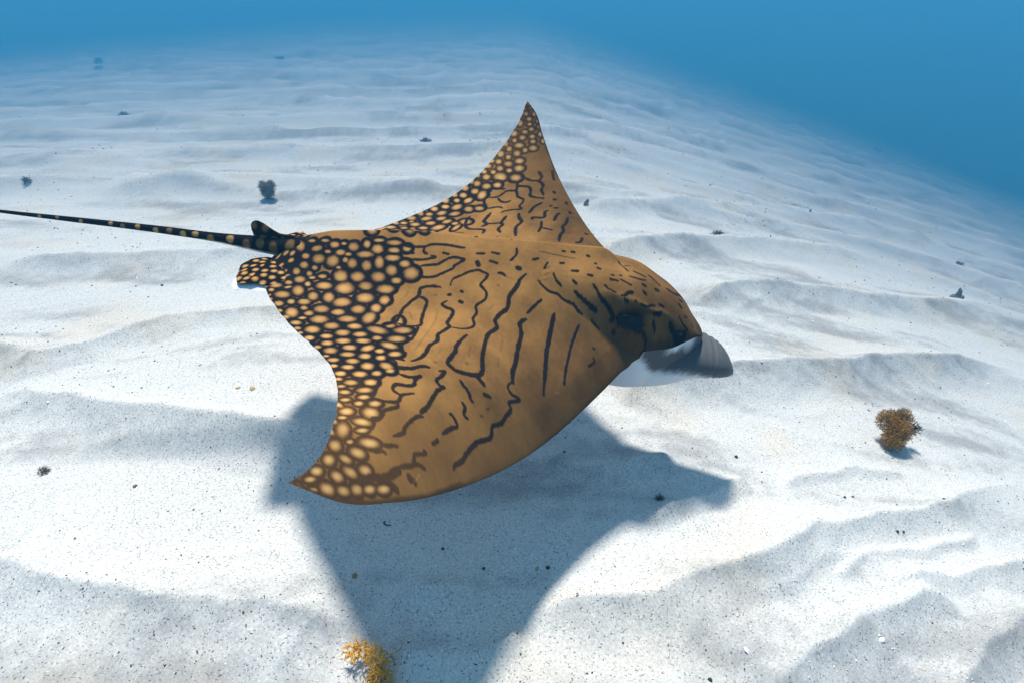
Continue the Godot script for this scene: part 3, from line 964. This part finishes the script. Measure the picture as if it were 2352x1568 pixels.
func stamp_stroke(ink: PackedFloat32Array, w: int, h: int, s: Array) -> void:
	var width: float = s[0] * 0.1
	var strength: float = s[1] * 0.1
	var mm := MAP_PX * 1000.0
	var total: int = (s.size() - 2) / 2
	for k in total - 1:
		var p := Vector2(s[2 + k * 2], s[3 + k * 2])
		var q := Vector2(s[4 + k * 2], s[5 + k * 2])
		# softened corners: run through the neighbours' directions
		var p0 := Vector2(s[k * 2], s[1 + k * 2]) if k > 0 else p
		var q1 := Vector2(s[6 + k * 2], s[7 + k * 2]) if k < total - 2 else q
		var steps := int(p.distance_to(q) / 1.6) + 1
		for i in steps + 1:
			var c := p.cubic_interpolate(q, p0, q1, float(i) / steps)
			var ends := 1.0
			if total > 2:
				var along := (k + float(i) / steps) / (total - 1)
				ends = 0.55 + 0.45 * smooth(0.0, 0.12, minf(along, 1.0 - along))
			var wd := width * (1.10 + 0.32 * noise_a.get_noise_2d(c.x * 0.05, c.y * 0.05 + width)) * 0.5 * ends
			c += Vector2(noise_a.get_noise_2d(c.x * 0.12, c.y * 0.12), noise_a.get_noise_2d(c.y * 0.12 + 40.0, c.x * 0.12)) * 1.3
			var reach := wd + 2.4
			var x0 := maxi(0, int((c.x - reach - MAP_X0 * 1000.0) / mm))
			var x1 := mini(w - 1, int((c.x + reach - MAP_X0 * 1000.0) / mm))
			var y0 := maxi(0, int((c.y - reach - MAP_L0 * 1000.0) / mm))
			var y1 := mini(h - 1, int((c.y + reach - MAP_L0 * 1000.0) / mm))
			for y in range(y0, y1 + 1):
				for x in range(x0, x1 + 1):
					var dx := MAP_X0 * 1000.0 + (x + 0.5) * mm - c.x
					var dy := MAP_L0 * 1000.0 + (y + 0.5) * mm - c.y
					var v := strength * (1.0 - smooth(wd - 2.0, wd + 2.4, sqrt(dx * dx + dy * dy)))
					var at := y * w + x
					if v > ink[at]:
						ink[at] = v


func spotted_texture(seed_: int, n: int, cells: int, ground: float) -> ImageTexture:
	var r := RandomNumberGenerator.new()
	r.seed = seed_
	var pts := PackedVector2Array()
	for i in cells:
		for j in cells:
			pts.append(Vector2((i + 0.5 + (0.5 if j % 2 else 0.0) + r.randf_range(-0.22, 0.22)) / cells, (j + 0.5 + r.randf_range(-0.22, 0.22)) / cells))
	var im := Image.create(n, n, false, Image.FORMAT_RGB8)
	for y in n:
		for x in n:
			var p := Vector2((x + 0.5) / n, (y + 0.5) / n)
			var best := 9.0
			for q in pts:
				best = minf(best, p.distance_squared_to(q))
			var d := sqrt(best) * cells
			var c := (INK * 1.2).lerp(BROWN.lerp(TAN, smooth(0.35, 0.0, d)) * ground, 1.0 - smooth(0.24, 0.44, d))
			im.set_pixel(x, y, lin(c))
	return ImageTexture.create_from_image(im)


func fin_plate(outline: Array, normal_axis: int, thick: float, uv_scale: Vector2, bow: float) -> ArrayMesh:
	# a thin fin from its outline: two domed faces that meet in a sharp edge
	var c := Vector2.ZERO
	for p in outline:
		c += p / outline.size()
	var fine := []
	for k in outline.size():
		for q in 4:
			fine.append((outline[k] as Vector2).cubic_interpolate(outline[(k + 1) % outline.size()], outline[(k - 1 + outline.size()) % outline.size()], outline[(k + 2) % outline.size()], q / 4.0))
	var n := fine.size()
	var rings := 8
	var st := SurfaceTool.new()
	st.begin(Mesh.PRIMITIVE_TRIANGLES)
	for face in 2:
		for i in rings + 1:
			var f := float(i) / rings
			for k in n + 1:
				var p: Vector2 = c.lerp(fine[k % n], f)
				var up := thick * sqrt(maxf(0.0, 1.0 - f * f)) * (1.0 if face == 0 else -1.0) + bow * (f * f) + 0.0025 * sin(p.x * 90.0 + p.y * 60.0) * f
				st.set_uv(p * uv_scale)
				st.set_smooth_group(face)
				st.set_color(Color.WHITE)
				st.add_vertex(Vector3(p.x, up, p.y) if normal_axis == 1 else Vector3(p.x, p.y, up))
	var per := n + 1
	for face in 2:
		var base := face * (rings + 1) * per
		for i in rings:
			for k in n:
				var q := base + i * per + k
				var tri := [q, q + 1, q + per, q + 1, q + per + 1, q + per]
				if (face == 1) == (normal_axis == 1):
					tri.reverse()
				for t in tri:
					st.add_index(t)
	st.generate_normals()
	return st.commit()


func add_fins(ray: MeshInstance3D) -> void:
	var m := StandardMaterial3D.new()
	m.albedo_texture = spotted_texture(31, 192, 7, 0.75)
	m.roughness = 0.6
	m.metallic_specular = 0.04
	var dark := StandardMaterial3D.new()
	dark.albedo_texture = spotted_texture(32, 96, 4, 0.30)
	dark.roughness = 0.6
	dark.metallic_specular = 0.04
	var dorsal := [Vector2(-0.500, 0.045), Vector2(-0.508, 0.068), Vector2(-0.563, 0.069), Vector2(-0.603, 0.082), Vector2(-0.637, 0.101), Vector2(-0.658, 0.108), Vector2(-0.672, 0.101), Vector2(-0.677, 0.085), Vector2(-0.675, 0.058), Vector2(-0.67, 0.035), Vector2(-0.58, 0.03)]
	put("dorsal_fin", fin_plate(dorsal, 2, 0.008, Vector2(7, 7), 0.0), ray, dark)
	var under := matte(Color(0.66, 0.68, 0.70), 0.6)
	for s in [1.0, -1.0]:
		var pelvic := []
		for p in [Vector2(-0.50, 0.03), Vector2(-0.56, 0.014), Vector2(-0.646, 0.022), Vector2(-0.676, 0.042), Vector2(-0.676, 0.096), Vector2(-0.650, 0.172), Vector2(-0.630, 0.203), Vector2(-0.608, 0.206), Vector2(-0.576, 0.194), Vector2(-0.52, 0.19), Vector2(-0.46, 0.12)]:
			pelvic.append(Vector2(p.x, p.y * s))
		var f := put("pelvic_fin", fin_plate(pelvic, 1, 0.007, Vector2(5, 5), -0.006), ray, m)
		f.position.y = 0.002
		# the clear white lappet that shows below the spotted fin
		var low := []
		for p in [Vector2(-0.50, 0.05), Vector2(-0.640, 0.04), Vector2(-0.672, 0.10), Vector2(-0.660, 0.182), Vector2(-0.640, 0.210), Vector2(-0.600, 0.208), Vector2(-0.52, 0.19)]:
			low.append(Vector2(p.x, p.y * s))
		var g := put("fin_underside", fin_plate(low, 1, 0.006, Vector2(1, 1), -0.010), f, under)
		g.position.y = -0.012


func blob(radius: Vector3, seed_: int, rough: float, n := 14) -> ArrayMesh:
	# a lumpy closed pebble-like body
	var pts := PackedVector3Array()
	for i in n + 1:
		for j in 2 * n + 1:
			var a := PI * i / n
			var b := TAU * (j % (2 * n)) / (2 * n)
			var d := Vector3(sin(a) * cos(b), cos(a), sin(a) * sin(b))
			var q := 1.0 + rough * noise_a.get_noise_3d(d.x * 1.3 + seed_ * 7.0, d.y * 1.3, d.z * 1.3)
			pts.append(d * radius * q)
	var mesh := ArrayMesh.new()
	sheet(n + 1, 2 * n + 1, pts, PackedVector2Array(), PackedColorArray(), true, mesh, null)
	return mesh


func add_eyes(ray: MeshInstance3D) -> void:
	var black := matte(Color(0.006, 0.007, 0.009), 0.3)
	black.metallic_specular = 0.3
	var glass := matte(Color(0.004, 0.005, 0.006), 0.5)
	for s in 2:
		var side := 1.0 if s == 0 else -1.0
		var e := put("eye", blob(Vector3(0.013, 0.009, 0.005), 1, 0.0, 20), ray, black)
		e.transform = on_skin(s, 0.655, 0.108, 0.001)
		var sp := put("spiracle", blob(Vector3(0.038, 0.022, 0.007), 3, 0.35, 24), ray, glass)
		sp.transform = on_skin(s, 0.498, 0.154, 0.002)
		sp.rotate_object_local(Vector3(0, 0, 1), -0.20 * side)


func on_skin(s: int, x: float, l: float, out: float) -> Transform3D:
	# a frame on the upper skin: x forward, y up the side, z outwards
	var p := upper(s, x, l)
	var dx := (upper(s, x + 0.006, l) - upper(s, x - 0.006, l)).normalized()
	var dl := (upper(s, x, l - 0.004) - upper(s, x, l + 0.004)).normalized()
	var z := dx.cross(dl) if s == 0 else dl.cross(dx)
	z = z.normalized()
	var y := z.cross(dx).normalized()
	return Transform3D(Basis(dx, y, z), p + z * out)


# ------------------------------------------------------------------ weed and litter on the sand
func ground(x: float, z: float) -> Vector3:
	return Vector3(x, sand_height(x, z), z)


func strand(st: SurfaceTool, p: Vector3, dir: Vector3, length: float, width: float, curl: float, c: Color, r: RandomNumberGenerator, segs := 3) -> Vector3:
	# a thin three-sided blade of weed that tapers and curls
	var d := dir.normalized()
	var side := d.cross(Vector3(r.randf_range(-1, 1), r.randf_range(-1, 1), r.randf_range(-1, 1))).normalized()
	var prev := []
	for i in segs + 1:
		var f := float(i) / segs
		var wd := width * (1.0 - 0.75 * f)
		var o := d.cross(side).normalized()
		var ring := [p + side * wd, p - side * wd * 0.5 + o * wd * 0.8, p - side * wd * 0.5 - o * wd * 0.8]
		if i > 0:
			for k in 3:
				var a: Vector3 = prev[k]
				var b: Vector3 = prev[(k + 1) % 3]
				var e: Vector3 = ring[k]
				var g: Vector3 = ring[(k + 1) % 3]
				st.set_color(c)
				for v in [a, e, b, b, e, g]:
					st.add_vertex(v)
		prev = ring
		d = (d + Vector3(r.randf_range(-1, 1), r.randf_range(-1, 1), r.randf_range(-1, 1)) * curl).normalized()
		if i < segs:
			p += d * length / segs
	return p


func tuft(center: Vector3, radius: Vector3, count: int, length: float, width: float, c0: Color, c1: Color, seed_: int, up := 0.3) -> ArrayMesh:
	var r := RandomNumberGenerator.new()
	r.seed = seed_
	var st := SurfaceTool.new()
	st.begin(Mesh.PRIMITIVE_TRIANGLES)
	for k in count:
		var d := Vector3(r.randfn(), r.randfn() * 0.9 + up, r.randfn()).normalized()
		var f := pow(r.randf(), 0.5)
		var p := center + d * radius * f * 0.8
		var c := c0.lerp(c1, clampf(r.randf() * 0.8 + 0.3 * noise_c.get_noise_3d(p.x * 30.0, p.y * 30.0, p.z * 30.0), 0.0, 1.0))
		strand(st, p, d + Vector3(r.randfn(), r.randfn(), r.randfn()) * 0.6, length * r.randf_range(0.6, 1.2), width * r.randf_range(0.6, 1.3), 0.7, c, r)
	st.generate_normals()
	return st.commit()


func branches(from: Vector3, dir: Vector3, spread: float, count: int, length: float, width: float, c: Color, seed_: int) -> ArrayMesh:
	var r := RandomNumberGenerator.new()
	r.seed = seed_
	var st := SurfaceTool.new()
	st.begin(Mesh.PRIMITIVE_TRIANGLES)
	for k in count:
		var d := (dir + Vector3(r.randfn(), r.randfn(), r.randfn()) * spread).normalized()
		var tip := strand(st, from + Vector3(r.randfn(), r.randfn(), r.randfn()) * length * 0.06, d, length * r.randf_range(0.6, 1.1), width, 0.5, c * r.randf_range(0.8, 1.3), r, 5)
		for q in 3:
			strand(st, tip - d * length * 0.12 * q, d + Vector3(r.randfn(), r.randfn(), r.randfn()) * 0.8, length * 0.35, width * 0.6, 0.6, c * r.randf_range(0.8, 1.3), r, 3)
	st.generate_normals()
	return st.commit()


func base(called: String, at: Vector3, label: String, category: String, group := "", turn := 0.0) -> Node3D:
	var o := Node3D.new()
	o.name = numbered(called)
	add_child(o)
	o.position = at
	o.rotation.y = turn
	tag(o, label, category, group)
	return o


func build_weeds() -> void:
	var weed := matte(Color.WHITE, 0.8, true)
	weed.backlight_enabled = true
	weed.backlight = Color(0.9, 0.8, 0.6)
	var gold0 := Color(0.36, 0.21, 0.05)
	var gold1 := Color(0.68, 0.41, 0.10)
	# the round brown clump right of the snout
	var at := ground(1.58, -1.87)
	var o := base("brown_algae", at, "round tangled brown algae clump on the sand ahead of the ray", "seaweed")
	put("frond_lobe", tuft(Vector3(-0.030, 0.055, 0.025), Vector3(0.056, 0.050, 0.054), 1500, 0.014, 0.0013, gold0, gold1, 41), o, weed)
	put("frond_lobe", tuft(Vector3(-0.026, 0.100, -0.045), Vector3(0.060, 0.060, 0.052), 1500, 0.014, 0.0013, gold0 * 0.95, gold1 * 0.95, 42), o, weed)
	put("frond_lobe", tuft(Vector3(0.030, 0.105, -0.050), Vector3(0.050, 0.062, 0.046), 1000, 0.014, 0.0013, gold0 * 0.75, gold1 * 0.75, 43), o, weed)
	put("frond_lobe", tuft(Vector3(-0.006, 0.080, 0.0), Vector3(0.070, 0.065, 0.055), 2200, 0.014, 0.0013, gold0, gold1, 45), o, weed)
	put("holdfast", branches(Vector3(0.070, 0.065, -0.030), Vector3(0.6, 0.1, 0.0), 0.9, 44, 0.040, 0.0022, Color(0.022, 0.018, 0.016), 44), o, weed)
	# the golden sprig at the lower edge
	at = ground(-0.325, -0.785)
	o = base("golden_algae", at, "small golden yellow algae sprig at the edge of the ray's shadow", "seaweed")
	var g0 := Color(0.86, 0.52, 0.04)
	var g1 := Color(0.98, 0.68, 0.10)
	o.scale = Vector3.ONE * 1.3
	put("stem", branches(Vector3(0.03, 0.004, 0.03), Vector3(-0.7, 0.35, -0.7), 0.35, 9, 0.085, 0.0016, Color(0.18, 0.10, 0.02), 51), o, weed)
	put("frond", tuft(Vector3(-0.036, 0.030, -0.034), Vector3(0.030, 0.016, 0.024), 95, 0.015, 0.0019, g0, g1, 52), o, weed)
	put("frond", tuft(Vector3(0.004, 0.030, -0.022), Vector3(0.032, 0.016, 0.026), 100, 0.015, 0.0019, g0, g1, 53), o, weed)
	put("frond", tuft(Vector3(0.012, 0.020, 0.018), Vector3(0.036, 0.016, 0.032), 120, 0.015, 0.0019, g0 * 0.9, g1 * 0.9, 54), o, weed)
	put("frond", tuft(Vector3(0.035, 0.014, 0.055), Vector3(0.034, 0.012, 0.028), 85, 0.013, 0.0018, g0 * 0.8, g1 * 0.8, 55), o, weed)
	# the ragged grey-brown clump beyond the tail
	at = ground(-1.85, -4.42)
	o = base("ragged_algae", at, "ragged grey brown algae clump standing on a ripple beyond the tail", "seaweed")
	var d0 := Color(0.30, 0.24, 0.165)
	var d1 := Color(0.55, 0.44, 0.30)
	put("frond_lobe", tuft(Vector3(-0.03, 0.085, 0.0), Vector3(0.036, 0.060, 0.040), 420, 0.022, 0.0026, d0, d1, 61), o, weed)
	put("frond_lobe", tuft(Vector3(0.03, 0.090, 0.0), Vector3(0.036, 0.060, 0.040), 420, 0.022, 0.0026, d0, d1, 62), o, weed)
	put("frond_lobe", tuft(Vector3(0.0, 0.045, 0.01), Vector3(0.062, 0.045, 0.045), 520, 0.020, 0.0026, d0, d1, 64), o, weed)
	put("frond_lobe", tuft(Vector3(0.0, 0.10, -0.01), Vector3(0.050, 0.026, 0.040), 240, 0.018, 0.0026, d0, d1, 65), o, weed)
	put("holdfast", branches(Vector3(0.0, 0.02, 0.0), Vector3(0, 0.4, 0), 1.2, 26, 0.045, 0.003, Color(0.05, 0.045, 0.04), 63), o, weed)
	# far and flat scraps of weed
	var scraps := [
		["weed_clump", -8.4, -13.2, 0.11, 0.06, "dark pointed weed clump far off at the upper left", "far weed clumps"],
		["weed_clump", -5.35, -11.6, 0.12, 0.05, "low dark weed scrap behind the pointed far clump", "far weed clumps"],
		["weed_clump", -4.9, -7.86, 0.07, 0.04, "flat blue grey weed scrap at left, above the ray's tail", "far weed clumps"],
		["weed_clump", -5.1, -14.3, 0.13, 0.06, "faint weed scrap far off above the ragged clump", "far weed clumps"],
		["weed_clump", -14.0, -34.5, 0.7, 0.35, "very faint large weed patch fading into the blue water", "far weed clumps"],
		["weed_clump", -0.89, -6.27, 0.065, 0.02, "thin flat weed mat left of the raised wing tip", "flat weed mats"],
		["weed_clump", 1.51, -4.12, 0.06, 0.022, "flat dark weed mat on the crest right of the raised wing", "flat weed mats"],
		["weed_clump", -3.9, -4.73, 0.045, 0.03, "small tan weed scrap at the far left edge above the tail", "flat weed mats"],
		["weed_clump", 4.22, -5.14, 0.045, 0.035, "small dark weed scrap at right, above the broken rock", "flat weed mats"],
		["weed_clump", 1.15, -10.0, 0.06, 0.04, "tiny dark weed speck beyond the raised wing tip", "far weed clumps"],
		["weed_clump", 11.88, -20.4, 0.2, 0.06, "blurred weed scrap near the far brink at upper right", "far weed clumps"],
		["weed_clump", 10.6, -17.6, 0.16, 0.05, "second blurred weed scrap nearer the camera at upper right", "far weed clumps"],
		["weed_clump", -1.56, -1.46, 0.022, 0.018, "dark crumpled weed fragment at the left foreground", "weed fragments"],
		["weed_clump", 0.47, -1.35, 0.020, 0.010, "dark weed crumbs in the right horn of the shadow", "weed fragments"],
		["weed_clump", 0.54, -1.97, 0.020, 0.008, "short weed crumb on the sand below the ray's chin", "weed fragments"],
	]
	for k in scraps.size():
		var s: Array = scraps[k]
		var far: float = s[3]
		var mesh := tuft(Vector3(0, s[4] * 0.35, 0), Vector3(s[3], s[4], s[3] * 0.7), 130, s[3] * 0.5, s[3] * 0.06, Color(0.075, 0.068, 0.060), Color(0.22, 0.18, 0.13), 70 + k, 0.1)
		var q := put(s[0], mesh, self, weed)
		q.position = ground(s[1], s[2])
		tag(q, s[5], "seaweed", s[6])


func shell_mesh(radius: float) -> ArrayMesh:
	# one valve of a bivalve: a ribbed, domed fan
	var pts := PackedVector3Array()
	var rows := 10
	var cols := 25
	for i in rows:
		var f := float(i) / (rows - 1)
		for j in cols:
			var a := lerpf(-1.25, 1.25, float(j) / (cols - 1))
			var rib := 1.0 + 0.05 * cos(a * 26.0) * f
			pts.append(Vector3(sin(a) * f * radius * rib, radius * 0.42 * sin(PI * clampf(f * 0.93 + 0.05, 0, 1)) * cos(a * 0.9) * rib, cos(a) * f * radius * 1.3 - radius * 0.6))
	var mesh := ArrayMesh.new()
	sheet(rows, cols, pts, PackedVector2Array(), PackedColorArray(), true, mesh, null)
	return mesh


func build_debris() -> void:
	var tan_ := matte(Color(0.40, 0.29, 0.15), 0.6)
	var white := matte(Color(0.80, 0.79, 0.76), 0.5)
	var dark := matte(Color(0.045, 0.042, 0.045), 0.8)
	var grey := matte(Color(0.17, 0.165, 0.16), 0.8)
	var rust := matte(Color(0.30, 0.20, 0.12), 0.8)
	var shells := [
		[-1.00, -1.755, 0.011, 0.4, tan_, "small tan shell half beside the left lobe of the shadow"],
		[-0.945, -1.75, 0.016, 2.2, tan_, "larger open tan shell half next to the left lobe of the shadow"],
		[0.07, -1.08, 0.009, 1.1, tan_, "tiny tan shell lying inside the middle of the shadow"],
		[0.59, -0.87, 0.010, 2.0, white, "white shell chip right of the shadow in the foreground"],
		[0.98, -0.93, 0.010, 0.5, white, "white shell chip on the ripples at lower right"],
		[1.05, -2.45, 0.014, 1.7, white, "pale shell half on the smooth sand ahead of the snout"],
		[-1.22, -1.93, 0.008, 0.9, tan_, "tan shell crumb among grit left of the shadow"],
	]
	for s in shells:
		var q := put("shell", shell_mesh(s[2]), self, s[4])
		q.position = ground(s[0], s[1]) + Vector3(0, s[2] * 0.05, 0)
		q.rotation = Vector3(0.12, s[3], 0.2)
		tag(q, s[5], "shell", "shells on the sand")
	# the broken rock at right: three lumps
	var rock := base("broken_rock", ground(3.39, -4.03), "upright broken coral rock at right, behind the brown clump", "rock")
	put("lump", blob(Vector3(0.018, 0.040, 0.016), 81, 0.8), rock, grey).position = Vector3(0.008, 0.03, 0)
	put("lump", blob(Vector3(0.030, 0.018, 0.022), 82, 0.8), rock, rust).position = Vector3(0.018, 0.010, 0.01)
	put("lump", blob(Vector3(0.026, 0.012, 0.018), 83, 0.8), rock, grey).position = Vector3(-0.022, 0.014, 0.0)
	var chip := put("coral_chip", blob(Vector3(0.014, 0.026, 0.008), 84, 0.9), self, grey)
	chip.position = ground(0.56, -4.34) + Vector3(0, 0.016, 0)
	chip.rotation.z = -0.5
	tag(chip, "upright grey coral chip just right of the raised wing", "coral")
	var stones := [
		[-0.94, -4.80, 0.020, grey, "grey pebble on the bright sand above the wing's trailing edge"],
		[2.99, -5.74, 0.020, dark, "dark pebble on the pale slope at the upper right"],
		[0.10, -1.08, 0.009, dark, "round dark pebble in the middle of the shadow"],
		[-0.20, -1.15, 0.007, dark, "dark pebble at the left margin of the shadow"],
		[-0.08, -1.09, 0.007, dark, "dark pebble between the two shadow pebbles"],
		[0.82, -1.63, 0.010, dark, "single dark pebble just past the shadow's right tip"],
		[1.29, -1.34, 0.007, dark, "right one of two dark pebbles side by side on the lower right ripples"],
		[1.265, -1.335, 0.008, dark, "left one of two dark pebbles side by side on the lower right ripples"],
		[1.16, -1.48, 0.008, dark, "dark pebble left in the pair above the lower right ripples"],
		[1.195, -1.49, 0.006, dark, "small dark pebble right in the pair above the lower right ripples"],
		[-1.20, -1.37, 0.009, rust, "brown pebble on the grey slope at left foreground"],
		[-1.90, -2.9, 0.013, grey, "grey pebble on the sand below the ray's tail"],
		[1.55, -1.52, 0.007, dark, "dark pebble below the round brown clump"],
		[-0.43, -1.05, 0.011, rust, "brown pebble just outside the shadow's left margin"],
		[0.48, -0.80, 0.008, dark, "dark pebble at the bottom right of the shadow"],
	]
	for k in stones.size():
		var s: Array = stones[k]
		var q := put("pebble", blob(Vector3(s[2], s[2] * 0.7, s[2] * 0.85), 90 + k, 0.8, 9), self, s[3])
		q.position = ground(s[0], s[1]) + Vector3(0, s[2] * 0.3, 0)
		q.rotation.y = k * 1.3
		q.scale = Vector3.ONE * 0.62
		tag(q, s[4], "pebble", "pebbles on the sand")
	# a curved dark twig in the shadow
	var st := SurfaceTool.new()
	st.begin(Mesh.PRIMITIVE_TRIANGLES)
	var r := RandomNumberGenerator.new()
	r.seed = 99
	for k in 9:
		var a := lerpf(2.6, 4.9, k / 8.0)
		var b := lerpf(2.6, 4.9, (k + 1) / 8.0)
		var p := Vector3(cos(a) * 0.016, 0.003, -sin(a) * 0.010)
		strand(st, p, Vector3(cos(b) * 0.016, 0.003, -sin(b) * 0.010) - p, 0.006, 0.0026, 0.05, Color.WHITE, r, 2)
	st.generate_normals()
	var twig := put("twig", st.commit(), self, dark)
	twig.position = ground(-0.37, -1.24)
	tag(twig, "curved dark twig near the top left of the shadow", "twig")
	# loose grit too fine to count
	scatter("shell_grit", 3200, 0.0010, 0.0028, [Color(0.05, 0.048, 0.05), Color(0.10, 0.095, 0.09), Color(0.16, 0.13, 0.10)], 500, "dark grit strewn in drifts over the sand")
	scatter("pale_grit", 2600, 0.0012, 0.0034, [Color(0.80, 0.79, 0.77), Color(0.72, 0.66, 0.56), Color(0.60, 0.45, 0.28)], 700, "pale shell grit strewn over the sand")


func scatter(called: String, count: int, lo: float, hi: float, tones: Array, seed_: int, label: String) -> void:
	var r := RandomNumberGenerator.new()
	r.seed = seed_
	var mm := MultiMesh.new()
	mm.transform_format = MultiMesh.TRANSFORM_3D
	mm.use_colors = true
	mm.mesh = blob(Vector3.ONE, seed_, 0.9, 4)
	mm.instance_count = count
	var k := 0
	while k < count:
		# nearer the camera more of it can be seen
		var t := pow(r.randf(), 1.7)
		var z := lerpf(-0.55, -8.5, t)
		var x := r.randf_range(-0.62, 0.62) * (absf(z) * 1.6 + 0.9)
		var drift := noise_b.get_noise_2d(x * 0.9 + seed_, z * 1.1)
		if r.randf() > smooth(-0.15, 0.45, drift) + 0.06:
			continue
		var s := lerpf(lo, hi, pow(r.randf(), 3.0)) * (1.0 + 0.30 * maxf(0.0, -z - 1.0))
		var b := Basis.from_euler(Vector3(r.randf() * 0.6, r.randf() * TAU, r.randf() * 0.6)).scaled_local(Vector3(s * r.randf_range(0.8, 1.8), s * 0.6, s))
		mm.set_instance_transform(k, Transform3D(b, ground(x, z) + Vector3(0, s * 0.25, 0)))
		mm.set_instance_color(k, tones[r.randi() % tones.size()] * r.randf_range(0.8, 1.2))
		k += 1
	var o := MultiMeshInstance3D.new()
	o.name = called
	o.multimesh = mm
	o.material_override = matte(Color.WHITE, 0.8, true)
	o.set_meta("kind", "stuff")
	o.set_meta("label", label)
	o.set_meta("category", "grit")
	add_child(o)
